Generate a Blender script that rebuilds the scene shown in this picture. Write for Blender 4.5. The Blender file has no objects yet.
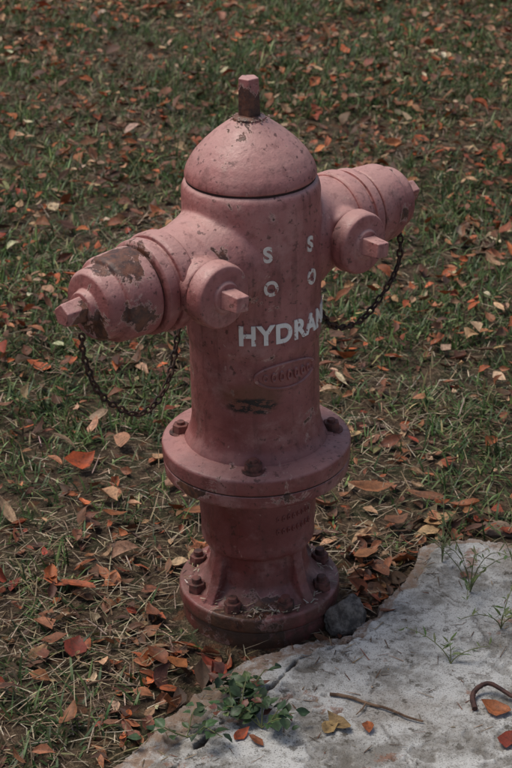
import bpy, math, random
import numpy as np
from mathutils import Vector, Matrix
R=math.radians
random.seed(7); rng=np.random.default_rng(11)
scene=bpy.context.scene
scene.view_settings.view_transform='Standard'
try: scene.view_settings.look='None'
except Exception: pass
scene.view_settings.exposure=0
col=scene.collection

# ---------------------------------------------------------------- helpers
def srgb(r,g,b):
    f=lambda c:(c/255/12.92) if c/255<=0.04045 else ((c/255+0.055)/1.055)**2.4
    return (f(r),f(g),f(b),1)
class NT:
    def __init__(s,name):
        s.m=bpy.data.materials.new(name); s.m.use_nodes=True
        s.t=s.m.node_tree; s.n=s.t.nodes; s.l=s.t.links
        s.b=s.n['Principled BSDF']; s.out=s.n['Material Output']
        s.tc=s.n.new('ShaderNodeTexCoord')
    def set(s,sock,v):
        if isinstance(v,bpy.types.NodeSocket): s.l.new(v,sock)
        else:
            if hasattr(sock.default_value,'__len__') and not hasattr(v,'__len__'): v=(v,)*len(sock.default_value)
            sock.default_value=v
    def noise(s,scale,detail=5,rough=.55,vec=None,stretch=None,dist=0,off=(0,0,0)):
        v=vec or s.tc.outputs['Object']
        if stretch or any(off):
            mp=s.n.new('ShaderNodeMapping'); s.l.new(v,mp.inputs[0])
            mp.inputs['Location'].default_value=off
            if stretch: mp.inputs['Scale'].default_value=stretch
            v=mp.outputs[0]
        n=s.n.new('ShaderNodeTexNoise'); s.l.new(v,n.inputs['Vector'])
        n.inputs['Scale'].default_value=scale; n.inputs['Detail'].default_value=detail
        n.inputs['Roughness'].default_value=rough; n.inputs['Distortion'].default_value=dist
        return n.outputs['Fac']
    def voro(s,scale,feature='F1'):
        n=s.n.new('ShaderNodeTexVoronoi'); n.feature=feature; s.l.new(s.tc.outputs['Object'],n.inputs['Vector'])
        n.inputs['Scale'].default_value=scale; return n.outputs['Distance']
    def ramp(s,fac,a,b,ca=0.,cb=1.):
        n=s.n.new('ShaderNodeMapRange'); n.interpolation_type='SMOOTHSTEP'
        s.set(n.inputs[0],fac); n.inputs[1].default_value=a; n.inputs[2].default_value=b
        n.inputs[3].default_value=ca; n.inputs[4].default_value=cb
        return n.outputs[0]
    def math(s,op,a,b=0.,clamp=False):
        n=s.n.new('ShaderNodeMath'); n.operation=op; n.use_clamp=clamp
        s.set(n.inputs[0],a); s.set(n.inputs[1],b); return n.outputs[0]
    def mix(s,fac,a,b,mode='MIX'):
        n=s.n.new('ShaderNodeMix'); n.data_type='RGBA'; n.blend_type=mode
        s.set(n.inputs[0],fac); s.set(n.inputs[6],a); s.set(n.inputs[7],b); return n.outputs[2]
    def dist(s,p,stretch=(1,1,1)):
        mp=s.n.new('ShaderNodeMapping'); mp.vector_type='POINT'
        s.l.new(s.tc.outputs['Object'],mp.inputs[0]); mp.inputs['Scale'].default_value=stretch
        n=s.n.new('ShaderNodeVectorMath'); n.operation='DISTANCE'
        s.l.new(mp.outputs[0],n.inputs[0]); n.inputs[1].default_value=[a*b for a,b in zip(p,stretch)]
        return n.outputs['Value']
    def bump(s,h,strength=.3,dist=.002,normal=None):
        n=s.n.new('ShaderNodeBump'); s.set(n.inputs['Height'],h)
        n.inputs['Strength'].default_value=strength; n.inputs['Distance'].default_value=dist
        if normal: s.l.new(normal,n.inputs['Normal'])
        return n.outputs[0]
    def sepz(s,i=2):
        n=s.n.new('ShaderNodeSeparateXYZ'); s.l.new(s.tc.outputs['Object'],n.inputs[0]); return n.outputs[i]
    def upness(s):
        g=s.n.new('ShaderNodeNewGeometry'); n=s.n.new('ShaderNodeSeparateXYZ'); s.l.new(g.outputs['Normal'],n.inputs[0]); return n.outputs[2]
    def attr(s,name='Col'):
        n=s.n.new('ShaderNodeAttribute'); n.attribute_name=name; return n.outputs['Color']
    def fin(s,color,rough=.7,normal=None,spec=.5):
        s.set(s.b.inputs['Base Color'],color); s.set(s.b.inputs['Roughness'],rough)
        s.b.inputs['Specular IOR Level'].default_value=spec
        if normal: s.l.new(normal,s.b.inputs['Normal'])
        return s.m

def new_obj(name,verts,faces,mat=None,parent=None,smooth=True,sharp=35):
    me=bpy.data.meshes.new(name); me.from_pydata([tuple(v) for v in verts],[],faces); me.update()
    if smooth:
        me.polygons.foreach_set('use_smooth',[True]*len(me.polygons))
        if sharp: me.set_sharp_from_angle(angle=R(sharp))
    o=bpy.data.objects.new(name,me); col.objects.link(o)
    if mat: me.materials.append(mat)
    if parent: o.parent=parent
    return o
def frame(d):
    d=Vector(d).normalized(); up=Vector((0,0,1)) if abs(d.z)<.9 else Vector((0,1,0))
    u=up.cross(d).normalized(); v=d.cross(u); return d,u,v
def rounded(p,rad):
    out=[p[0]]
    for i in range(1,len(p)-1):
        a,b,c=[Vector(q) for q in p[i-1:i+2]]
        la,lc=(a-b).length,(c-b).length
        r=min(rad,la*.45,lc*.45)
        p0=b+(a-b).normalized()*r; p1=b+(c-b).normalized()*r
        for t in (0,.33,.67,1):
            q=(1-t)**2*p0+2*t*(1-t)*b+t*t*p1; out.append((q.x,q.y))
    out.append(p[-1]); return out
def revolve(p,origin=(0,0,0),axis=(0,0,1),seg=72,rad=.002):
    """profile (axial, radius), starts and ends on the axis"""
    if rad: p=rounded(p,rad)
    d,u,v=frame(axis); o=Vector(origin); V=[];F=[]
    V.append(o+d*p[0][0])
    mid=p[1:-1]
    for (a,r) in mid:
        for k in range(seg):
            t=2*math.pi*k/seg; V.append(o+d*a+(u*math.cos(t)+v*math.sin(t))*r)
    V.append(o+d*p[-1][0]); n=len(mid)
    for k in range(seg):
        k2=(k+1)%seg
        F.append((0,1+k2,1+k)); F.append((len(V)-1,1+(n-1)*seg+k,1+(n-1)*seg+k2))
        for j in range(n-1):
            F.append((1+j*seg+k,1+j*seg+k2,1+(j+1)*seg+k2,1+(j+1)*seg+k))
    return V,F
def prism(n,a0,a1,r0,r1,origin,axis,rot=0):
    d,u,v=frame(axis);o=Vector(origin);V=[];F=[]
    for a,r in ((a0,r0),(a1,r1)):
        for k in range(n):
            t=rot+2*math.pi*k/n; V.append(o+d*a+(u*math.cos(t)+v*math.sin(t))*r)
    for k in range(n): F.append((k,(k+1)%n,n+(k+1)%n,n+k))
    F.append(tuple(range(n))[::-1]); F.append(tuple(range(n,2*n)))
    return V,F
def merge(parts):
    V=[];F=[]
    for v,f in parts:
        o=len(V); V+=list(v); F+=[tuple(i+o for i in q) for q in f]
    return V,F
def bevel(o,w=.0012,seg=2):
    m=o.modifiers.new('bev','BEVEL'); m.width=w; m.segments=seg; m.limit_method='ANGLE'; m.angle_limit=R(40)
    w_=o.modifiers.new('wn','WEIGHTED_NORMAL'); return o

# ---------------------------------------------------------------- world + light
w=bpy.data.worlds.new('World'); scene.world=w; w.use_nodes=True
nt=w.node_tree; bg=nt.nodes['Background']
sky=nt.nodes.new('ShaderNodeTexSky'); sky.sky_type='NISHITA'; sky.sun_disc=False
EL,AZ=R(68),R(-70)   # high, left of the hydrant, diffused by thin cloud
sky.sun_elevation=EL; sky.air_density=1.0; sky.dust_density=4.0; sky.ozone_density=.6
nt.links.new(sky.outputs[0],bg.inputs[0]); bg.inputs[1].default_value=.100
sd=bpy.data.lights.new('sun','SUN'); sd.energy=2.25; sd.angle=R(30); sd.color=(1,.94,.86)
so=bpy.data.objects.new('sun',sd); col.objects.link(so)
dirv=Vector((math.sin(AZ)*math.cos(EL),math.cos(AZ)*math.cos(EL),math.sin(EL)))  # toward the sun
so.rotation_euler=dirv.to_track_quat('Z','Y').to_euler(); so.location=dirv*10
sky.sun_rotation=AZ

# ---------------------------------------------------------------- hydrant materials
M=Vector((.73,.683,0)).normalized()      # main outlets axis
N=Vector((.683,-.73,0)).normalized()     # small outlets axis
ZA=.597
def paint(name,extra_rust=0.0,base=None):
    s=NT(name)
    z=s.sepz()
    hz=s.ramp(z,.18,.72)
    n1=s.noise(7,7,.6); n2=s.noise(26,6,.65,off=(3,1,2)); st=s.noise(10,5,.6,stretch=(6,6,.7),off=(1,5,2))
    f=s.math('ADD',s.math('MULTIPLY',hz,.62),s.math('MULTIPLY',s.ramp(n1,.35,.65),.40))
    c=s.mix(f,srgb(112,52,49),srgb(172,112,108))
    c=s.mix(s.ramp(n2,.42,.68,0,.4),c,srgb(130,73,69))
    c=s.mix(s.ramp(st,.50,.68,0,.5),c,srgb(92,47,43))
    # paler tone on upward-facing surfaces, stronger higher on the hydrant
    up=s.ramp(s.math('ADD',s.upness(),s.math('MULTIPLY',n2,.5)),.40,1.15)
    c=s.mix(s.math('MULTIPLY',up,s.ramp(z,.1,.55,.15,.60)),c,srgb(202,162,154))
    c=s.mix(s.ramp(s.noise(14,8,.7,off=(9,2,4)),.48,.68,0,.38),c,srgb(190,149,142))
    c=s.mix(s.ramp(s.noise(55,6,.7,off=(5,2,4)),.52,.66,0,.38),c,srgb(94,50,45))
    # grime speckle
    sp=s.noise(120,3,.6,off=(2,2,2)); gate=s.noise(9,4,.6,off=(7,3,1))
    g=s.math('MULTIPLY',s.ramp(sp,.59,.67),s.ramp(gate,.36,.56))
    c=s.mix(s.math('MULTIPLY',g,.7),c,srgb(60,36,30))
    rn=s.noise(22,9,.70,off=(4,8,6),dist=.45)
    pts=[((-M*.232)+Vector((0,-.01,ZA+.055)),(1,1,1),.060),((-M*.292)+Vector((0,-.02,ZA-.02)),(1,1,1),.042),
         ((-M*.245)+Vector((.03,-.04,ZA-.01)),(1,1,1),.035),((M*.27)+Vector((.03,-.04,ZA+.0)),(1,1,1),.025),
         (Vector((0,0,.80)),(1,1,1),.035),
         (Vector((-.02,-.12,.02)),(1,1,1),.10),(Vector((-.10,-.1,.262)),(1,1,3),.045),(Vector((.05,-.12,.262)),(1,1,3),.05)]
    near=None
    for p,stc,rad in pts:
        d=s.ramp(s.dist(p,stc),rad*.35,rad*1.1,1,0)
        near=d if near is None else s.math('MAXIMUM',near,d)
    rr_=s.math('ADD',rn,s.math('MULTIPLY',near,.185))
    c=s.mix(s.ramp(rr_,.610-extra_rust,.642-extra_rust,0,.6),c,srgb(196,162,150))     # lifted, paler paint round each bare patch
    rf=s.ramp(rr_,.642-extra_rust,.668-extra_rust)
    rc=s.mix(s.ramp(s.noise(70,6,.7),.38,.62),srgb(44,25,21),srgb(104,62,42))
    c=s.mix(s.math('MULTIPLY',rf,.92),c,rc)
    # black smear on the barrel and ochre stain
    d=s.ramp(s.math('ADD',s.dist((-.005,-.094,.405),(1,1,2)),s.math('MULTIPLY',n1,.06)),.05,.09,.55,0)
    c=s.mix(d,c,srgb(100,64,36))
    d=s.ramp(s.math('ADD',s.dist((-.002,-.094,.392),(1,1,3.0)),s.math('MULTIPLY',n2,.05)),.055,.072,1,0)
    c=s.mix(s.math('MULTIPLY',d,s.ramp(s.noise(50,7,.8,stretch=(1,1,2.4)),.45,.51)),c,srgb(26,20,20))
    # mud splash at the base
    c=s.mix(s.math('MULTIPLY',s.ramp(z,.0,.12,.85,0),s.ramp(n2,.36,.56)),c,srgb(80,60,47))
    h=s.math('ADD',s.math('MULTIPLY',s.noise(200,4,.6),.4),s.noise(45,5,.6,off=(1,1,1)))
    h=s.math('SUBTRACT',h,s.math('MULTIPLY',rf,.5))
    nm=s.bump(h,.65,.0028)
    return s.fin(c,s.ramp(n2,.3,.7,.36,.62),nm,.45)
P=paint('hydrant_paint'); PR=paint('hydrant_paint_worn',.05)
s=NT('bolt_rust'); n=s.noise(60,6,.6)
BOLT=s.fin(s.mix(s.ramp(n,.4,.62),srgb(116,70,62),srgb(62,40,34)),.7,s.bump(s.noise(150,4),.6,.0015))
s=NT('letter_paint'); n=s.noise(110,5,.7)
LET=s.fin(s.mix(s.ramp(n,.58,.64),srgb(226,222,216),srgb(140,80,74)),.6,s.bump(n,.4,.0012))
s=NT('letter_paint_chipped'); n=s.noise(140,5,.7)
LET2=s.fin(s.mix(s.ramp(n,.53,.60),srgb(218,208,198),srgb(140,78,70)),.6,s.bump(n,.5,.0012))
s=NT('chain_rust'); n=s.noise(120,5,.6)
CH=s.fin(s.mix(s.ramp(n,.4,.6),srgb(42,29,25),srgb(74,47,35)),.8,s.bump(n,.5,.001))
s=NT('gasket_dark'); n=s.noise(80,5)
DK=s.fin(s.mix(n,srgb(34,20,18),srgb(60,34,29)),.85,s.bump(n,.5,.001))

# ---------------------------------------------------------------- hydrant
H=bpy.data.objects.new('fire_hydrant',None); col.objects.link(H); H.empty_display_size=.2
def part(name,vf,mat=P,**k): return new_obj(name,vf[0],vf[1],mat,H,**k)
ax=Vector((0,0,ZA))
barrel=revolve([(.285,0),(.285,.112),(.300,.108),(.318,.0985),(.338,.0950),(.400,.0945),(.462,.0945),(.472,.0975),(.60,.0980),(.688,.0980),(.699,.0955),(.703,.090),(.703,0)],seg=128,rad=.003)
def arm(d):
    return revolve([(.03,0),(.03,.086),(.08,.083),(.10,.075),(.125,.068),(.165,.0650),(.165,0)],ax,d,96,.004)
def stub(mm):
    return revolve([(-.01,0),(-.01,.047),(.055,.0430),(.070,.0405),(.074,.0400),(.074,0)],ax+M*mm,N,80,.003)
bV,bF=merge([barrel,arm(M),arm(-M),stub(-.148),stub(.120)])
body=part('barrel',(bV,bF),sharp=None)
rm=body.modifiers.new('rm','REMESH'); rm.mode='VOXEL'; rm.voxel_size=.0026; rm.use_smooth_shade=True
sm=body.modifiers.new('sm','SMOOTH'); sm.factor=.6; sm.iterations=9
tx=bpy.data.textures.new('cast','CLOUDS'); tx.noise_scale=.035
dm=body.modifiers.new('cast','DISPLACE'); dm.texture=tx; dm.strength=.0016; dm.mid_level=.5

part('bonnet',revolve([(.7035,0),(.7035,.088),(.7065,.0925),(.712,.0925),(.722,.0895),(.738,.0800),(.753,.0665),(.767,.0510),(.779,.0350),(.786,.0245),(.788,0)],seg=96,rad=.005),sharp=None)
part('bonnet_seam',revolve([(.698,0),(.698,.0905),(.7055,.0905),(.7055,0)],rad=.0005),DK)
part('nut_collar',revolve([(.783,0),(.783,.0235),(.789,.0225),(.792,.017),(.795,0)],rad=.001,seg=48),PR)
bevel(part('operating_nut',prism(5,.788,.844,.0165,.0150,(0,0,0),(0,0,1),R(200)),PR,smooth=False),.002)
rr=random.Random(3); fl=[]
for i in range(80):   # paint flakes and grit round the nut
    a=rr.uniform(0,6.28); r_=.0175+abs(rr.gauss(0,.005)); q=rr.uniform(.0006,.0015)
    fl.append(prism(5,0,q*.7,q*1.3,q,(math.cos(a)*r_,math.sin(a)*r_,.7905-(r_-.018)*.42),(rr.uniform(-.4,.4),rr.uniform(-.4,.4),1),a))
s=NT('paint_flakes'); part('flakes',merge(fl),s.fin(s.mix(s.ramp(s.noise(300,2),.45,.55),srgb(84,64,54),srgb(184,166,150)),.9),smooth=False)

def outlet(d,tag):
    o=ax
    part(tag+'_collar',revolve([(.158,0),(.158,.067),(.162,.0700),(.180,.0700),(.184,.067),(.184,.062),(.191,.062),(.191,.0665),(.206,.0660),(.209,.061),(.209,0)],o,d,96,.0015))
    part(tag+'_gasket',revolve([(.20,0),(.20,.0545),(.217,.0545),(.217,0)],o,d,64,.0005),DK)
    part(tag+'_cap',revolve([(.2140,0),(.2140,.060),(.217,.0615),(.262,.0590),(.267,.0560),(.269,.0505),(.288,.0485),(.294,.044),(.296,.025),(.306,.0225),(.307,0)],o,d,96,.0022))
    bevel(part(tag+'_cap_nut',prism(5,.300,.338,.0190,.0165,o,d,R(20)),PR,smooth=False),.0024)
outlet(-M,'pumper_outlet'); outlet(M,'pumper_outlet_rear')
def small(mm,tag):
    o=ax+M*mm
    part(tag+'_gasket',revolve([(.06,0),(.06,.038),(.083,.038),(.083,0)],o,N,64,.0005),DK)
    part(tag+'_cap',revolve([(.079,0),(.079,.0440),(.082,.0460),(.101,.0450),(.106,.0425),(.1075,.036),(.108,.0225),(.112,.0205),(.113,0)],o,N,80,.0018))
    bevel(part(tag+'_cap_nut',prism(4,.108,.142,.0185,.0155,o,N,R(38)),PR,smooth=False),.0024)
small(-.148,'hose_outlet'); small(.120,'hose_outlet_side')

# break flange
part('upper_flange',revolve([(.271,0),(.271,.1405),(.2935,.1415),(.297,.139),(.302,.112),(.302,0)],seg=128,rad=.003))
part('flange_gasket',revolve([(.268,0),(.268,.1385),(.2725,.1385),(.2725,0)],rad=.0005),DK)
part('lower_flange',revolve([(.246,0),(.246,.132),(.250,.1385),(.2695,.1400),(.2695,0)],seg=128,rad=.003))
for i,a in enumerate((-92,175,5,88)):
    p=Vector((math.cos(R(a))*.113,math.sin(R(a))*.113,0))
    hv=merge([prism(6,.300,.3135,.0135,.0125,p,(0,0,1),R(17*i)),revolve([(.298,0),(.298,.0175),(.3015,.0175),(.3015,0)],p,(0,0,1),24,.0005),
              revolve([(.31,0),(.31,.0065),(.318,.006),(.318,0)],p,(0,0,1),16,.001)])
    bevel(part('flange_bolt_%d'%(i+1),hv,BOLT,smooth=False),.001)
# lower barrel
lb=revolve([(.02,0),(.02,.112),(.052,.104),(.060,.090),(.074,.0780),(.100,.0735),(.125,.0735),(.129,.0845),(.136,.0870),(.150,.0865),(.225,.0900),(.240,.0930),(.252,.100),(.252,0)],seg=128,rad=.0035)
ribs=[]
def web(a,th,pr):
    d=Vector((math.cos(a),math.sin(a),0)); t=Vector((-d.y,d.x,0))*th; n=len(pr); V=[]
    for sgn in (-1,1):
        for r_,z_ in pr: V.append(d*r_+t*sgn+Vector((0,0,z_)))
    return V,[tuple(range(n))[::-1],tuple(range(n,2*n))]+[(i,(i+1)%n,n+(i+1)%n,n+i) for i in range(n)]
for k in range(4):
    ribs.append(web(R(-45+90*k),.0095,[(.05,.135),(.083,.135),(.086,.115),(.096,.078),(.114,.046),(.05,.046)]))
lo=part('lower_barrel',merge([lb]+ribs),sharp=None)
rm=lo.modifiers.new('rm','REMESH'); rm.mode='VOXEL'; rm.voxel_size=.0026; rm.use_smooth_shade=True
sm=lo.modifiers.new('sm','SMOOTH'); sm.factor=.6; sm.iterations=6
dm=lo.modifiers.new('cast','DISPLACE'); dm.texture=tx; dm.strength=.0020; dm.mid_level=.5
part('base_flange',revolve([(.024,0),(.024,.121),(.028,.1245),(.048,.1245),(.051,.122),(.052,0)],seg=128,rad=.003))
part('base_plate',revolve([(-.05,0),(-.05,.118),(.008,.120),(.022,.1185),(.025,.115),(.025,0)],seg=128,rad=.003),PR)
for i in range(8):
    a=R(22.5+45*i); p=Vector((math.cos(a)*.1035,math.sin(a)*.1035,0))
    hv=merge([prism(6,.051,.066,.0145,.0135,p,(0,0,1),R(23*i)),revolve([(.064,0),(.064,.008),(.074,.0072),(.074,0)],p,(0,0,1),16,.001)])
    bevel(part('base_bolt_%d'%(i+1),hv,BOLT,smooth=False),.0012)

# raised writing, wrapped on the barrel
def wrap_text(name,txt,ang,zc,size,mat,Rr=.0977,depth=.0018,sx=1.,off=.012,spacing=1.0):
    cu=bpy.data.curves.new(name,'FONT'); cu.body=txt; cu.size=1; cu.extrude=.02; cu.offset=off
    cu.align_x='LEFT'; cu.align_y='CENTER'; cu.space_character=spacing; cu.resolution_u=6
    ob=bpy.data.objects.new('tmp',cu); col.objects.link(ob)
    dg=bpy.context.evaluated_depsgraph_get(); me=bpy.data.meshes.new_from_object(ob.evaluated_get(dg))
    V=[]
    for v in me.vertices:
        a=R(ang)+v.co.x*size*sx/Rr; rr=Rr+(depth if v.co.z>0 else -.003)
        V.append((math.sin(a)*rr,-math.cos(a)*rr,zc+v.co.y*size))
    F=[tuple(p.vertices) for p in me.polygons]
    bpy.data.objects.remove(ob)
    return part(name,(V,F),mat,smooth=False)
wrap_text('lettering_hydrant','HYDRANT',-12.5,.502,.0395,LET,sx=.90,off=.036,spacing=1.12)
for ang,tag in ((9.0,'a'),(51,'b')):
    wrap_text('letter_s_'+tag,'S',ang,.622,.030,LET2,sx=.95,off=.036)
    wrap_text('letter_o_'+tag,'O',ang,.572,.030,LET2,sx=.85,off=.036)
# cast oval plate with plain stand-in relief
def wrap_oval(name,ang,zc,a,b,mat,Rr,rings,seg=64):
    V=[];F=[]
    for sc,h in rings:
        for k in range(seg):
            t=2*math.pi*k/seg; x=a*sc*math.cos(t); y=b*sc*math.sin(t)
            th=R(ang)+x/Rr; rr=Rr+h
            V.append((math.sin(th)*rr,-math.cos(th)*rr,zc+y))
    for j in range(len(rings)-1):
        for k in range(seg):
            k2=(k+1)%seg; F.append((j*seg+k,j*seg+k2,(j+1)*seg+k2,(j+1)*seg+k))
    return part(name,(V,F),mat)
OA,OZ=31,.436
wrap_oval('cast_plate',OA,OZ,.053,.0205,P,.0947,[(1,-.002),(1,.0026),(.97,.0038),(.89,.0038),(.86,.0006),(.6,.0006),(.3,.0006),(0,.0006)])
for k in range(7):
    x=(k-3)*.0118
    hgt=.0092*math.sqrt(1-(x/.05)**2)
    wrap_oval('cast_relief_%d'%(k+1),OA+math.degrees(x/.0947),OZ,.0042,hgt,P,.0952,[(1,0),(.85,.0030),(.55,.0030),(.4,.0006),(0,.0006)],seg=20)
for row in range(2):
    for k in range(8):
        wrap_oval('cast_dash_%d_%d'%(row,k),20+k*5.6,.200-row*.022,.0028,.0062,P,.0887 if row==0 else .0880,[(1,-.001),(.8,.0020),(.35,.0020),(.2,.0004),(0,.0004)],seg=12)

# chains
def chain(name,pts,link=.0165):
    P_=[Vector(p) for p in pts]
    Q=[P_[0]*2-P_[1]]+P_+[P_[-1]*2-P_[-2]]; C=[]
    for i in range(1,len(Q)-2):
        for j in range(40):
            t=j/40;a,b,c,d=Q[i-1:i+3]
            C.append(.5*((2*b)+(c-a)*t+(2*a-5*b+4*c-d)*t*t+(3*b-a-3*c+d)*t**3))
    C.append(P_[-1])
    acc=0;k=0;parts=[];step=link*.70;nextd=0
    for i in range(1,len(C)):
        acc+=(C[i]-C[i-1]).length
        if acc>=nextd:
            nextd+=step; d,u,v=frame(C[i]-C[i-1]); 
            ang=R(90*(k%2)+random.uniform(-22,22)+20); k+=1
            s1=u*math.cos(ang)+v*math.sin(ang); s2=d.cross(s1)
            V=[];F=[];n1,n2=16,6
            for a in range(n1):
                t=2*math.pi*a/n1; cx=math.cos(t);cy=math.sin(t)
                cen=C[i]+d*(cx*link*.42)+s1*(cy*link*.24)
                nor=(d*cx+s1*cy)
                for b in range(n2):
                    q=2*math.pi*b/n2; V.append(cen+(nor*math.cos(q)+s2*math.sin(q))*.0018)
            for a in range(n1):
                for b in range(n2):
                    F.append((a*n2+b,((a+1)%n1)*n2+b,((a+1)%n1)*n2+(b+1)%n2,a*n2+(b+1)%n2))
            parts.append((V,F))
    return part(name,merge(parts),CH,sharp=None)
chain('cap_chain',[(-.225,-.205,.556),(-.226,-.19,.52),(-.214,-.165,.458),(-.190,-.135,.415),(-.160,-.10,.388),(-.128,-.06,.408),(-.108,-.03,.48),(-.098,-.02,.54)])
chain('cap_chain_rear',[(.224,.180,.560),(.222,.175,.50),(.197,.145,.462),(.160,.11,.432),(.12,.06,.445),(.096,.02,.49)])
H.rotation_euler=(0,R(-1.1),0)
H.location=(.006,0,0)

# ---------------------------------------------------------------- ground maths
_g=rng.random((256,256))
def vn(x,y,sc,seed=0):
    x=np.asarray(x)*sc+seed*17.3+500; y=np.asarray(y)*sc+seed*9.1+500
    xi=np.floor(x).astype(int); yi=np.floor(y).astype(int); fx=x-xi; fy=y-yi
    fx=fx*fx*(3-2*fx); fy=fy*fy*(3-2*fy)
    g=lambda a,b:_g[(a)%256,(b)%256]
    return (g(xi,yi)*(1-fx)+g(xi+1,yi)*fx)*(1-fy)+(g(xi,yi+1)*(1-fx)+g(xi+1,yi+1)*fx)*fy
def fbm(x,y,sc,seed=0,o=4):
    t=0;a=.5;n=0
    for i in range(o): t=t+a*vn(x,y,sc*2**i,seed+i*3); n+=a; a*=.55
    return t/n
def sstep(a,b,x): t=np.clip((x-a)/(b-a),0,1); return t*t*(3-2*t)
def gh(x,y):
    r=np.hypot(x,y)
    return ((fbm(x,y,1.3,1,3)-.5)*.05+(fbm(x,y,9,5,3)-.5)*.016)*sstep(.12,.6,r)-.004
POLY=np.array([(-.175,-.385),(-.125,-.315),(-.075,-.238),(-.02,-.180),(.035,-.142),(.095,-.112),(.135,-.10),(.172,-.062),(.192,-.01),(.222,.038),(.250,.10),(.272,.158),(.33,.180),(.43,.160),(.8,.13),(1.6,.10),(3,.0),(6,-.2),(6,-6),(-2.6,-6),(-1.0,-1.7),(-.42,-.75)])
CRACK=np.array([(.150,-.118),(.110,-.150),(.06,-.178),(.03,-.235),(-.03,-.300),(-.09,-.40),(-.16,-.50),(-.3,-.75)])
CR2=np.array([(.272,.02),(.33,-.06),(.345,-.13),(.41,-.20),(.52,-.23),(.8,-.35)])
CR3=np.array([(.12,-.15),(.17,-.22),(.16,-.30),(.21,-.42),(.19,-.7)])
def segd(x,y,P_,closed=True):
    d=np.full(np.shape(x),1e9); n=len(P_)
    for i in range(n if closed else n-1):
        a=P_[i];b=P_[(i+1)%n]; ab=b-a
        t=np.clip(((x-a[0])*ab[0]+(y-a[1])*ab[1])/(ab@ab),0,1)
        d=np.minimum(d,np.hypot(x-a[0]-t*ab[0],y-a[1]-t*ab[1]))
    return d
def inside(x,y):
    c=np.zeros(np.shape(x),bool); n=len(POLY); j=n-1
    for i in range(n):
        xi,yi=POLY[i];xj,yj=POLY[j]
        c^=((yi>y)!=(yj>y))&(x<(xj-xi)*(y-yi)/(yj-yi+1e-12)+xi); j=i
    return c
def sdf(x,y): # positive inside the slab
    d=segd(x,y,POLY); d=np.where(inside(x,y),d,-d)
    return d+(fbm(x,y,22,3,3)-.5)*.026+(fbm(x,y,120,6,2)-.5)*.008
def strip_side(x,y):
    return ((segd(x,y,POLY)<segd(x,y,CRACK,False)+.02)&(x<.12)&(x+y*1.0<.02)).astype(float)
def slab_h(x,y):
    s_=sdf(x,y); cr=segd(x,y,CRACK,False)+(fbm(x,y,50,8,3)-.5)*.016
    c2=np.minimum(segd(x,y,CR2,False),segd(x,y,CR3,False))+(fbm(x,y,35,18,3)-.5)*.02
    h=.019+(fbm(x,y,3,12,2)-.5)*.005+(fbm(x,y,130,2,2)-.5)*.0014
    pit=sstep(.61,.67,fbm(x,y,26,33,4)); h=h-.0030*pit
    spall=sstep(.034,.028,s_+(fbm(x,y,14,40,3)-.5)*.06); h=h-.0050*spall   # scaled-off top layer near the edge
    h=h-.010*(1-sstep(.0,.004,cr))-.002*(1-sstep(0,.0018,np.abs(c2)))
    return -.05+(h+.05)*sstep(-.003,.005,s_),s_,cr,spall,pit,c2

def quads(name,co,q,mat,colr=None,smooth=True,sharp=None):
    me=bpy.data.meshes.new(name)
    me.vertices.add(len(co)); me.vertices.foreach_set('co',np.asarray(co,np.float32).ravel())
    me.loops.add(q.size); me.loops.foreach_set('vertex_index',q.astype(np.int32).ravel())
    me.polygons.add(len(q)); me.polygons.foreach_set('loop_start',(np.arange(len(q))*4).astype(np.int32))
    me.update(calc_edges=True); me.validate()
    me.polygons.foreach_set('use_smooth',np.full(len(me.polygons),smooth))
    if sharp: me.set_sharp_from_angle(angle=R(sharp))
    if colr is not None:
        a=me.attributes.new('Col','FLOAT_COLOR','POINT'); a.data.foreach_set('color',np.asarray(colr,np.float32).ravel())
    me.materials.append(mat); o=bpy.data.objects.new(name,me); col.objects.link(o); return o
def grid_mesh(name,xs,ys,hf,mat,colf=None,sharp=None):
    X,Y=np.meshgrid(xs,ys); Z=hf(X,Y); nx,ny=len(xs),len(ys)
    co=np.stack([X,Y,Z],-1).reshape(-1,3)
    i=np.arange(ny-1)[:,None]*nx+np.arange(nx-1)[None]; i=i.ravel()
    q=np.stack([i,i+1,i+nx+1,i+nx],1)
    return quads(name,co,q,mat,colf(X,Y).reshape(-1,4) if colf else None,sharp=sharp)
def axis_lines(lo,hi,step,far,g=1.25):
    a=list(np.arange(lo,hi+1e-6,step)); s_=step
    while a[-1]<far: s_*=g; a.append(a[-1]+s_)
    s_=step; b=[a[0]]
    while b[0]>-far: s_*=g; b.insert(0,b[0]-s_)
    return np.array(b[:-1]+a)

# ground material: litter-covered soil
s=NT('ground_soil')
a=s.noise(3,6,.6); b=s.noise(40,6,.7); c_=s.noise(160,4,.7); e=s.noise(14,6,.65,off=(4,4,0))
c=s.mix(s.ramp(b,.35,.65),srgb(56,45,36),srgb(106,88,70))
c=s.mix(s.ramp(e,.47,.61,0,.65),c,srgb(58,66,42))
c=s.mix(s.ramp(c_,.53,.67,0,.75),c,srgb(144,128,104))
c=s.mix(s.ramp(s.noise(30,3,.5,off=(8,1,0)),.60,.66,0,.6),c,srgb(112,72,50))
SOIL=s.fin(c,.95,s.bump(s.math('ADD',b,c_),.9,.012),.2)
grid_mesh('ground',axis_lines(-2,2,.04,250),axis_lines(-1,5,.04,250),gh,SOIL)

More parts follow.
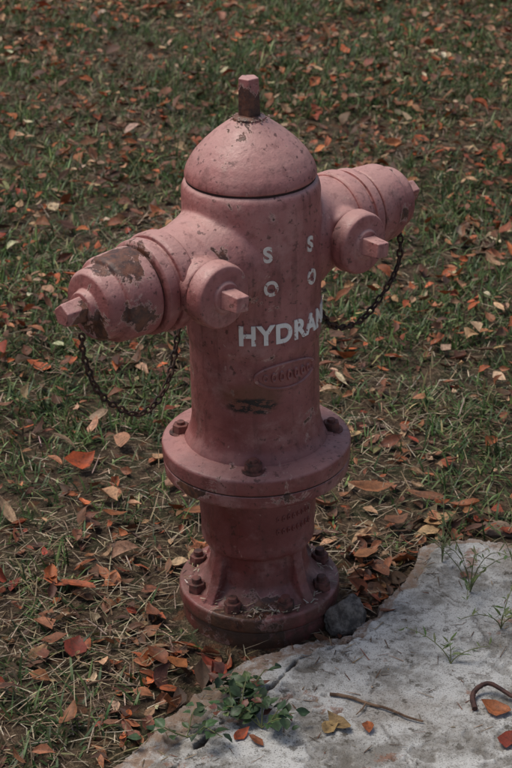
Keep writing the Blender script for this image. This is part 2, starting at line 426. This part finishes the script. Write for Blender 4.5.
# concrete
s=NT('old_concrete')
A=s.attr('Col'); n=s.noise(9,8,.72); m=s.noise(60,7,.75); k=s.noise(5,6,.6,off=(3,3,0)); fn=s.noise(420,3,.65)
c=s.mix(s.ramp(n,.38,.58),srgb(130,127,121),srgb(192,192,189))
c=s.mix(s.ramp(m,.50,.62,0,.55),c,srgb(110,105,97))
c=s.mix(s.ramp(k,.52,.64,0,.45),c,srgb(130,118,104))
c=s.mix(s.ramp(s.noise(9,7,.7,off=(1,7,0)),.59,.64,0,.75),c,srgb(136,96,76))
c=s.mix(s.ramp(s.noise(34,7,.75,off=(1,3,0)),.58,.63,0,.8),c,srgb(80,74,65))
c=s.mix(s.ramp(fn,.56,.64,0,.7),c,srgb(76,70,62))
c=s.mix(s.ramp(s.voro(190),.20,.12,0,.6),c,srgb(66,60,55))
sp=s.n.new('ShaderNodeSeparateColor'); s.l.new(A,sp.inputs[0])
c=s.mix(s.math('MULTIPLY',sp.outputs[0],s.ramp(m,.40,.56,.35,1)),c,srgb(134,110,92))
c=s.mix(s.math('MULTIPLY',sp.outputs[1],.85),c,srgb(50,40,32))
c=s.mix(s.math('MULTIPLY',sp.outputs[2],.45),c,srgb(84,77,67))
hh=s.math('ADD',s.math('MULTIPLY',m,.8),s.math('MULTIPLY',fn,.5))
CON=s.fin(c,.95,s.bump(hh,.8,.0045),.2)
def conc_col(X,Y):
    h,s_,cr,spall,pit,c2=slab_h(X,Y)
    side=strip_side(X,Y)
    strip=np.maximum(side*.85,spall*.8)
    dark=np.maximum(1-sstep(.0,.005,cr),(1-sstep(.0,.006,s_))*.9)
    dark=np.maximum(dark,.6*(1-sstep(0,.0025,np.abs(c2))))
    o=np.zeros(X.shape+(4,)); o[...,0]=strip;o[...,1]=dark;o[...,2]=pit;o[...,3]=1; return o
def cs(lo,hi,step,l2,h2):
    a=list(np.arange(lo,hi,step)); s_=step
    while a[-1]<h2: s_*=1.2; a.append(a[-1]+s_)
    s_=step
    while a[0]>l2: s_*=1.2; a.insert(0,a[0]-s_)
    return np.array(a)
grid_mesh('concrete_slab',cs(-.30,.56,.0022,-2.5,5),cs(-.46,.22,.0022,-5,.6),lambda X,Y:slab_h(X,Y)[0],CON,conc_col,sharp=50)

def region(n,margin=.25,extra=.25):
    """even sampling of the seen lawn plus surroundings"""
    y=rng.uniform(-1.0,5.2,n*3); x=rng.uniform(-2.0,2.0,n*3)
    half=(y+2.247)*.150*1.0+.16+margin
    vis=np.abs(x)<half*1.15
    keep=(vis)|(rng.random(n*3)<extra)
    x=x[keep][:n]; y=y[keep][:n]; return x,y
def lawn_mask(x,y):
    g=fbm(x,y,2.8,21,4); g2=fbm(x,y,10,31,3)
    m=.13+.87*sstep(.39,.58,g*.5+g2*.5)
    r=np.hypot(x,y); m=m*(.06+.94*sstep(.18,.50,r))
    sd_=sdf(x,y); m=m*(.15+.85*sstep(.0,-.12,sd_))*(sd_<-.004)
    bl=(1-sstep(-.75,-.12,x))*(1-sstep(-.25,.25,y))   # bare strawy corner, front-left
    m=m*(1-.72*bl)
    return m
# ---- grass blades
def blades(x,y,z,L,Wd,th0,kap,az,colr,name,mat,lev=4):
    n=len(x); t=np.linspace(0,1,lev)
    dx,dy=np.cos(az),np.sin(az); px,py=-dy,dx
    pos=np.zeros((n,lev,3)); pos[:,0,0]=x;pos[:,0,1]=y;pos[:,0,2]=z
    for i in range(1,lev):
        th=th0+kap*(t[i]+t[i-1])*.5; st=L/(lev-1)
        pos[:,i,0]=pos[:,i-1,0]+dx*np.sin(th)*st; pos[:,i,1]=pos[:,i-1,1]+dy*np.sin(th)*st; pos[:,i,2]=pos[:,i-1,2]+np.cos(th)*st
    wt=np.array([.75,1.,.75,.08]) if lev==4 else np.array([1,1,.5])
    co=np.zeros((n,lev,2,3))
    for sgn,j in ((-1,0),(1,1)):
        co[:,:,j,0]=pos[:,:,0]+sgn*px[:,None]*Wd[:,None]*wt*.5
        co[:,:,j,1]=pos[:,:,1]+sgn*py[:,None]*Wd[:,None]*wt*.5
        co[:,:,j,2]=pos[:,:,2]
    co=co.reshape(-1,3)
    b=(np.arange(n)*lev*2)[:,None]; q=[]
    for i in range(lev-1):
        q.append(b+np.array([[2*i,2*i+1,2*i+3,2*i+2]]))
    q=np.stack(q,1).reshape(-1,4)
    cc=np.repeat(colr,lev*2,axis=0)
    return quads(name,co,q,mat,cc,smooth=True)
def leafmat(name,trans=.25,rough=.6,bumpy=False):
    s=NT(name); A=s.attr('Col')
    n=s.noise(260,4,.6); c=s.mix(s.ramp(n,.35,.65,.0,.35),A,(.02,.015,.01,1))
    if bumpy: c=s.mix(s.ramp(s.noise(90,5,.7,off=(3,2,1)),.52,.64,0,.55),c,(.045,.026,.016,1))
    m=s.fin(c,rough,s.bump(n,.3,.001),.35)
    tr=s.n.new('ShaderNodeBsdfTranslucent'); s.l.new(c,tr.inputs[0])
    ms=s.n.new('ShaderNodeMixShader'); ms.inputs[0].default_value=trans
    s.l.new(s.b.outputs[0],ms.inputs[1]); s.l.new(tr.outputs[0],ms.inputs[2]); s.l.new(ms.outputs[0],s.out.inputs[0])
    return m
GM=leafmat('grass_blade',.25,.45); LM=leafmat('dry_leaf',.10,.6,True); SM=leafmat('dry_straw',.1,.7)
def pal(n,cols,probs,jit=.18):
    c=np.array([srgb(*k)[:3] for k in cols]); idx=rng.choice(len(cols),n,p=np.array(probs)/sum(probs))
    o=c[idx]*np.exp(rng.normal(0,jit,(n,1)))*np.exp(rng.normal(0,.06,(n,3)))
    return np.concatenate([np.clip(o,0,.8),np.ones((n,1))],1)

tx_,ty_=region(48000)
m=lawn_mask(tx_,ty_); k=rng.random(len(tx_))<m; tx_,ty_=tx_[k],ty_[k]
nb=5; n=len(tx_)*nb
x=np.repeat(tx_,nb)+rng.normal(0,.010,n); y=np.repeat(ty_,nb)+rng.normal(0,.010,n)
tone=np.repeat(np.exp(rng.normal(0,.28,len(tx_))),nb)
ok=(sdf(x,y)<-.006)&(np.hypot(x,y)>.128); x,y,tone=x[ok],y[ok],tone[ok]; n=len(x)
L=rng.uniform(.018,.058,n)*(.6+.8*fbm(x,y,4,44,2)); Wd=rng.uniform(.0020,.0046,n)
az=rng.uniform(0,2*math.pi,n); th=rng.uniform(.15,1.3,n); kp=rng.uniform(0,1.3,n)
gc=pal(n,[(82,105,58),(58,82,44),(112,130,80),(146,140,98),(110,92,66)],[.40,.30,.17,.08,.05],.26)
gc[:,:3]*=((.65+.7*fbm(x,y,3,55,3))*tone)[:,None]
blades(x,y,gh(x,y)-.003,L,Wd,th,kp,az,gc,'grass',GM)

# ---- dead thatch / straw
x,y=region(105000); sd_=sdf(x,y)
keep=(sd_<-.002)&(np.hypot(x,y)>.126)
keep&=rng.random(len(x))<(.35+.65*sstep(.42,.60,fbm(x,y,3.1,70,3)))*(.65+.35*(1-sstep(.3,1.2,y)))
x,y=x[keep],y[keep]; n=len(x)
sc_=pal(n,[(154,137,112),(122,103,79),(188,172,147),(84,68,52)],[.38,.3,.17,.15],.24)
blades(x,y,gh(x,y)+rng.uniform(.000,.014,n),rng.uniform(.012,.050,n),rng.uniform(.0009,.0022,n),rng.uniform(1.1,1.62,n),rng.uniform(-.3,.5,n),rng.uniform(0,6.28,n),sc_,'dry_thatch',SM,lev=3)

# ---- fallen leaves
def leaves(name,x,y,z,L,asp,fold,curl,az,tilt,roll,colr,mat):
    n=len(x); T=np.array([0,.14,.35,.6,.82,1.]); S=np.array([-1,-.5,0,.5,1.])
    wt=np.array([.03,.52,.95,.86,.42,.02])
    u=(T[None,:,None]-.5)*L[:,None,None]+0*S[None,None,:]
    v=S[None,None,:]*wt[None,:,None]*(L*asp*.5)[:,None,None]
    wz=fold[:,None,None]*np.abs(S)[None,None,:]**1.3*wt[None,:,None]*(L*asp*.5)[:,None,None]+curl[:,None,None]*((T[None,:,None]-.5)**2*4)*L[:,None,None]*.25
    wz=wz+rng.normal(0,.016,u.shape)*L[:,None,None]*(wt[None,:,None]>.1)
    v=v*np.exp(rng.normal(0,.13,v.shape))+(rng.normal(0,.10,n)*L)[:,None,None]*((T[None,:,None]-.5)**2*4)
    ct,st=np.cos(tilt)[:,None,None],np.sin(tilt)[:,None,None]; cr,sr=np.cos(roll)[:,None,None],np.sin(roll)[:,None,None]
    v2=v*cr-wz*sr; w2=v*sr+wz*cr
    u2=u*ct-w2*st; w3=u*st+w2*ct
    ca,sa=np.cos(az)[:,None,None],np.sin(az)[:,None,None]
    X=u2*ca-v2*sa+x[:,None,None]; Y=u2*sa+v2*ca+y[:,None,None]
    w3=w3-w3.min(axis=(1,2),keepdims=True)
    Z=w3+z[:,None,None]
    co=np.stack([X,Y,Z],-1).reshape(-1,3); nv=30
    b=(np.arange(n)*nv)[:,None]; q=[]
    for i in range(5):
        for j in range(4):
            a=i*5+j; q.append(b+np.array([[a,a+1,a+6,a+5]]))
    q=np.stack(q,1).reshape(-1,4)
    cc=np.repeat(colr,nv,axis=0).reshape(n,nv,4)
    mid=np.tile(np.array([1,1,.72,1,1]),6); cc[...,:3]*=mid[None,:,None]*np.exp(rng.normal(0,.14,(n,nv)))[...,None]
    return quads(name,co,q,mat,cc.reshape(-1,4))
LC=[(158,104,72),(120,78,58),(178,96,58),(188,150,114),(94,66,51),(206,176,142),(150,68,46),(130,128,80)]
LP=[.25,.20,.15,.14,.15,.06,.04,.01]
x,y=region(21000,.2,.2)
lit=.32+.68*sstep(.40,.6,fbm(x,y,2.6,90,3)*.6+fbm(x,y,9,95,2)*.4)
# the open lawn away from the hydrant carries more litter than the trodden ground in front
lit=lit*(.50+.50*sstep(-.1,.8,y))
k=(rng.random(len(x))<lit)&(sdf(x,y)<-.01)&(np.hypot(x,y)>.15); x,y=x[k],y[k]
ex=[];
for i in range(480):
    a_=rng.uniform(0,6.28); r_=.15+abs(rng.normal(0,.17)); ex.append((math.cos(a_)*r_,math.sin(a_)*r_*1.1))
for i in range(260):
    j=rng.integers(0,13); t=rng.random(); p=POLY[j]*(1-t)+POLY[j+1]*t; ex.append(tuple(p+rng.normal(0,.05,2)))
ex=np.array(ex); kk=(sdf(ex[:,0],ex[:,1])<-.008)&(np.hypot(ex[:,0],ex[:,1])>.145); ex=ex[kk]
x=np.concatenate([x,ex[:,0]]);y=np.concatenate([y,ex[:,1]]); n=len(x)
L=np.clip(rng.lognormal(math.log(.0265),.36,n),.009,.058)
leaves('fallen_leaves',x,y,gh(x,y)+.002+rng.uniform(.0,.034,n)*np.clip(lawn_mask(x,y)*1.3,.15,1),L,rng.uniform(.36,.62,n),rng.uniform(-.1,.8,n),rng.uniform(-.6,1.0,n),rng.uniform(0,6.28,n),rng.normal(0,.32,n),rng.normal(0,.40,n),pal(n,LC,LP,.28),LM)
# individually visible larger leaves (x,y,len,asp,az,col)
big=[(.20,.32,.085,.36,.15,(146,96,64)),(.29,.30,.07,.35,2.9,(132,86,60)),(.235,.22,.055,.6,.6,(120,82,58)),(.31,.22,.06,.45,.3,(180,140,98)),
     (.36,.27,.06,.4,2.6,(150,90,56)),(-.28,.02,.060,.55,2.8,(156,82,48)),(-.27,-.15,.048,.8,1.4,(126,54,40)),(-.30,-.13,.042,.7,.2,(136,84,56)),
     (-.115,-.19,.042,.75,1.2,(170,106,62)),(-.145,-.17,.045,.6,2.3,(130,76,50)),(-.31,.42,.06,.7,.5,(174,80,42)),(.38,.95,.06,.5,1.2,(150,86,54)),(-.10,.26,.05,.4,.4,(150,96,62)),
     (-.16,-.05,.045,.5,1.9,(122,72,48)),(.20,.07,.05,.5,2.2,(146,90,60)),(.18,.12,.045,.6,.4,(162,108,70)),(-.12,.62,.05,.5,1.0,(140,80,54)),(-.24,.24,.045,.45,.3,(150,92,56))]
b=np.array([q[:5] for q in big]); n=len(b)
bc=np.array([srgb(*q[5]) for q in big])
leaves('fallen_leaves.001',b[:,0],b[:,1],gh(b[:,0],b[:,1])+.018,b[:,2],b[:,3],rng.uniform(.2,.6,n),rng.uniform(.1,.7,n),b[:,4],rng.normal(0,.15,n),rng.normal(0,.2,n),bc,LM)
# leaves lying on the slab
sl=[(.115,-.335,.05,.45,2.2,(150,124,84)),(.10,-.345,.035,.6,.9,(166,138,92)),(.155,-.345,.03,.6,1.6,(166,96,56)),(.335,-.305,.045,.6,2.7,(160,96,58)),(.345,-.37,.045,.7,1.2,(136,60,44)),(.38,-.255,.03,.5,.4,(150,96,66)),
    (.20,-.05,.03,.5,.4,(134,90,68)),(.33,.05,.02,.6,1.4,(120,80,60)),(-.02,-.36,.03,.6,.8,(160,76,46)),(.0,-.375,.028,.6,2.4,(142,84,54)),(.0,-.245,.045,.3,.3,(116,70,52))]
b=np.array([q[:5] for q in sl]); n=len(b); bc=np.array([srgb(*q[5]) for q in sl])
leaves('fallen_leaves.002',b[:,0],b[:,1],slab_h(b[:,0],b[:,1])[0]+.002,b[:,2],b[:,3],rng.uniform(.2,.8,n),rng.uniform(.1,.9,n),b[:,4],rng.normal(0,.12,n),rng.normal(0,.2,n),bc,LM)
# straw and grit: caught on the base flange, and scattered on the slab
n=1100; a_=rng.uniform(0,6.28,n); r_=rng.uniform(.080,.119,n); k=rng.random(n)<(.22+.78*(np.abs(a_-4.75)<.42)); a_,r_=a_[k],r_[k]; n=len(a_)
o=blades(np.cos(a_)*r_,np.sin(a_)*r_,.0525+rng.uniform(0,.006,n),rng.uniform(.003,.014,n),rng.uniform(.001,.0026,n),rng.uniform(1.2,1.6,n),rng.uniform(-.2,.4,n),rng.uniform(0,6.28,n),pal(n,[(176,160,136),(120,102,80),(200,188,168)],[.4,.25,.35],.2),'flange_debris',SM,lev=3)
o.parent=H
n=1300; x=rng.uniform(-.2,.6,n); y=rng.uniform(-.5,.16,n); sd_=sdf(x,y); k=(sd_>.004)&(rng.random(n)<np.exp(-sd_/.09)+.06); x,y=x[k],y[k]; n=len(x)
blades(x,y,slab_h(x,y)[0]+.001,rng.uniform(.004,.030,n),rng.uniform(.0007,.0018,n),rng.uniform(1.45,1.6,n),rng.uniform(-.1,.1,n),rng.uniform(0,6.28,n),pal(n,[(120,98,72),(90,68,50),(160,140,110),(110,66,44)],[.3,.3,.2,.2],.2),'slab_debris',SM,lev=3)

# ---- weeds
def tube(pts,r0,r1,seg=6):
    V=[];F=[];pts=[Vector(p) for p in pts]; n=len(pts)
    for i,p in enumerate(pts):
        d=(pts[min(i+1,n-1)]-pts[max(i-1,0)]); d,u,v=frame(d); r=r0+(r1-r0)*i/(n-1)
        for k in range(seg):
            t=2*math.pi*k/seg; V.append(p+(u*math.cos(t)+v*math.sin(t))*r)
    for i in range(n-1):
        for k in range(seg):
            F.append((i*seg+k,i*seg+(k+1)%seg,(i+1)*seg+(k+1)%seg,(i+1)*seg+k))
    F.append(tuple(range(seg))[::-1]);F.append(tuple(range((n-1)*seg,n*seg)))
    return V,F
def smoothpts(pts,k=8,wob=.0):
    P_=[Vector(p) for p in pts]; Q=[P_[0]*2-P_[1]]+P_+[P_[-1]*2-P_[-2]]; C=[]
    for i in range(1,len(Q)-2):
        for j in range(k):
            t=j/k;a,b,c,d=Q[i-1:i+3]
            C.append(.5*((2*b)+(c-a)*t+(2*a-5*b+4*c-d)*t*t+(3*b-a-3*c+d)*t**3)+Vector([random.uniform(-wob,wob) for _ in range(3)]))
    return C+[P_[-1]]
s=NT('stem_green'); STEM=s.fin(s.mix(s.noise(60),srgb(84,102,58),srgb(118,110,72)),.6)
s=NT('twig_bark'); n_=s.noise(90,5,.6); BARK=s.fin(s.mix(s.ramp(n_,.35,.65),srgb(74,54,40),srgb(126,100,78)),.85,s.bump(n_,.6,.001))
s=NT('vine_bark'); n_=s.noise(90,5,.6); VINE=s.fin(s.mix(s.ramp(n_,.35,.65),srgb(50,28,24),srgb(84,52,43)),.7,s.bump(n_,.6,.001))
WP=bpy.data.objects.new('weed_plant',None); col.objects.link(WP)
parts=[];lx=[]
for (cx,cy,nst) in ((-.022,-.325,7),(.008,-.345,5),(-.095,-.362,3),(-.025,-.27,3)):
    for i in range(nst):
        a=random.uniform(0,6.28); ln=random.uniform(.03,.065); h0=float(slab_h(np.array([cx]),np.array([cy]))[0][0])
        pts=[(cx+math.cos(a)*ln*t,cy+math.sin(a)*ln*t,h0+.035*math.sin(t*2.2)*random.uniform(.5,1)+.002) for t in (0,.25,.5,.75,1)]
        parts.append(tube(pts,.0011,.0007))
        for t,p in zip((.25,.5,.75,1),pts[1:]):
            for sd2 in ((-1,1) if t<1 else (0,)):
                aa=a+sd2*1.1+random.uniform(-.3,.3); l=random.uniform(.014,.024)
                lx.append((p[0]+math.cos(aa)*l*.55,p[1]+math.sin(aa)*l*.55,p[2]-.002,l,aa))
v,f=merge(parts); new_obj('stems',v,f,STEM,WP)
b=np.array(lx); n=len(b)
WL=leafmat('weed_leaf',.15,.42)
o=leaves('leaves',b[:,0],b[:,1],b[:,2],b[:,3],rng.uniform(.6,.8,n),rng.uniform(.1,.5,n),rng.uniform(-.5,.2,n),b[:,4],rng.normal(0,.3,n),rng.normal(0,.3,n),pal(n,[(70,94,60),(54,76,50),(96,114,74),(104,64,54)],[.45,.3,.15,.1],.18),WL); o.parent=WP
def sprout(name,cx,cy,k,hmin,hmax,spread):
    e=bpy.data.objects.new(name,None); col.objects.link(e); parts=[]; h0=float(slab_h(np.array([cx]),np.array([cy]))[0][0])
    lx=[]
    for i in range(k):
        a=random.uniform(0,6.28); hh=random.uniform(hmin,hmax); sp=random.uniform(.3,1)*spread
        pts=[(cx+math.cos(a)*sp*t**1.5,cy+math.sin(a)*sp*t**1.5,h0+hh*math.sin(t*1.7)/1.0) for t in np.linspace(0,1,7)]
        parts.append(tube(pts,.0010,.0005,5))
        for t in (2,3,4,5,6):
            p=pts[t]
            for q in range(2):
                aa=random.uniform(0,6.28); l=random.uniform(.008,.020); lx.append((p[0]+math.cos(aa)*l*.5,p[1]+math.sin(aa)*l*.5,p[2],l,aa))
    v,f=merge(parts); new_obj('stems',v,f,STEM,e)
    b=np.array(lx); n=len(b)
    o=leaves('leaves',b[:,0],b[:,1],b[:,2],b[:,3],rng.uniform(.14,.30,n),rng.uniform(.1,.3,n),rng.uniform(-.5,.2,n),b[:,4],rng.uniform(.1,.8,n),rng.normal(0,.3,n),pal(n,[(92,114,64),(114,124,78)],[.5,.5],.15),WL); o.parent=e
sprout('weed_sprout',.335,.0,7,.05,.11,.13); sprout('weed_sprout.001',.41,.03,7,.06,.11,.11); sprout('weed_sprout.002',.285,-.19,3,.02,.04,.09)
sprout('weed_sprout.003',.25,.13,6,.03,.08,.07); sprout('weed_sprout.004',.37,-.10,4,.03,.06,.10); sprout('weed_sprout.005',.30,.09,5,.04,.08,.08)
sprout('weed_sprout.006',.43,-.09,5,.04,.08,.10)

def on(x,y,dz): return (x,y,float(slab_h(np.array([x]),np.array([y]))[0][0])+dz)
v,f=tube(smoothpts([on(.105,-.268,.004),on(.13,-.275,.004),on(.155,-.29,.004),on(.185,-.305,.005),on(.212,-.325,.005),on(.232,-.333,.004)],4,.0004),.0026,.0014,8)
v2,f2=tube([on(.155,-.29,.004),on(.150,-.305,.006),on(.14,-.318,.005)],.0014,.0008,6)
v,f=merge([(v,f),(v2,f2)]); new_obj('twig',v,f,BARK)
v,f=tube(smoothpts([on(.307,-.305,.004),on(.306,-.282,.008),on(.316,-.266,.013),on(.334,-.262,.016),on(.356,-.276,.012),on(.385,-.305,.008),on(.42,-.34,.005)],8,.0004),.0042,.0026,10)
new_obj('dead_vine',v,f,VINE)
for a_,b_ in (((-.36,-.16),(-.30,-.20)),((-.25,-.24),(-.20,-.21)),((.20,.18),(.26,.21)),((-.20,.12),(-.13,.16)),((.40,.60),(.52,.56)),((-.52,.5),(-.44,.43))):
    pts=[]
    for t in np.linspace(0,1,5):
        xx=a_[0]+(b_[0]-a_[0])*t; yy=a_[1]+(b_[1]-a_[1])*t+.006*math.sin(t*5); pts.append((xx,yy,float(gh(np.array(xx),np.array(yy)))+.012))
    v,f=tube(pts,.002,.001,6); new_obj('twig',v,f,BARK)
# stones
s=NT('stone_grey'); n_=s.noise(60,7,.7); ST=s.fin(s.mix(s.ramp(n_,.38,.62),srgb(68,62,58),srgb(128,120,112)),.85,s.bump(s.noise(110,5,.65),.8,.004))
s=NT('stone_brown'); n_=s.noise(20,7,.65); SB=s.fin(s.mix(s.ramp(n_,.35,.65),srgb(92,74,60),srgb(136,116,98)),.9,s.bump(s.noise(110,5,.65),.7,.003))
import bmesh
from mathutils import noise as mn
def stone(x,y,z,sx,sy,sz,mat,seed):
    bm=bmesh.new(); bmesh.ops.create_icosphere(bm,subdivisions=5,radius=1)
    rs=random.Random(int(seed*10)); pl=[(Vector((rs.gauss(0,1),rs.gauss(0,1),rs.gauss(.3,1))).normalized(),rs.uniform(.55,.8)) for _ in range(12)]
    for v in bm.verts:
        p=v.co.copy()
        for nrm,dd in pl:      # chipped facets
            e=p.dot(nrm)-dd
            if e>0: p-=nrm*e*.95
        k=1+.12*mn.noise(p*2+Vector((seed,0,0)))+.07*mn.noise(p*6+Vector((seed,3,0)))
        v.co=Vector((p.x*k*sx,p.y*k*sy,max(p.z,-.6)*k*sz))
    me=bpy.data.meshes.new('stone'); bm.to_mesh(me); bm.free(); me.materials.append(mat)
    me.polygons.foreach_set('use_smooth',[True]*len(me.polygons)); me.set_sharp_from_angle(angle=R(28))
    o=bpy.data.objects.new('stone',me); col.objects.link(o); o.location=(x,y,z); o.rotation_euler=(0,0,seed); return o
stone(.136,-.066,.018,.028,.031,.038,ST,1.7)
stone(.41,.215,.002,.050,.034,.022,SB,2.7)
stone(.195,.19,.002,.016,.013,.011,SB,5.2)

# ---------------------------------------------------------------- camera
cd=bpy.data.cameras.new('camera'); cam=bpy.data.objects.new('camera',cd); col.objects.link(cam)
cam.location=(0,-2.247,1.478); cam.rotation_euler=(R(64),0,0)
cd.sensor_fit='VERTICAL'; cd.sensor_height=36; cd.lens=79.7; cd.clip_end=600; cd.clip_start=.05
cd.dof.use_dof=True; cd.dof.focus_distance=2.38; cd.dof.aperture_fstop=13
scene.camera=cam
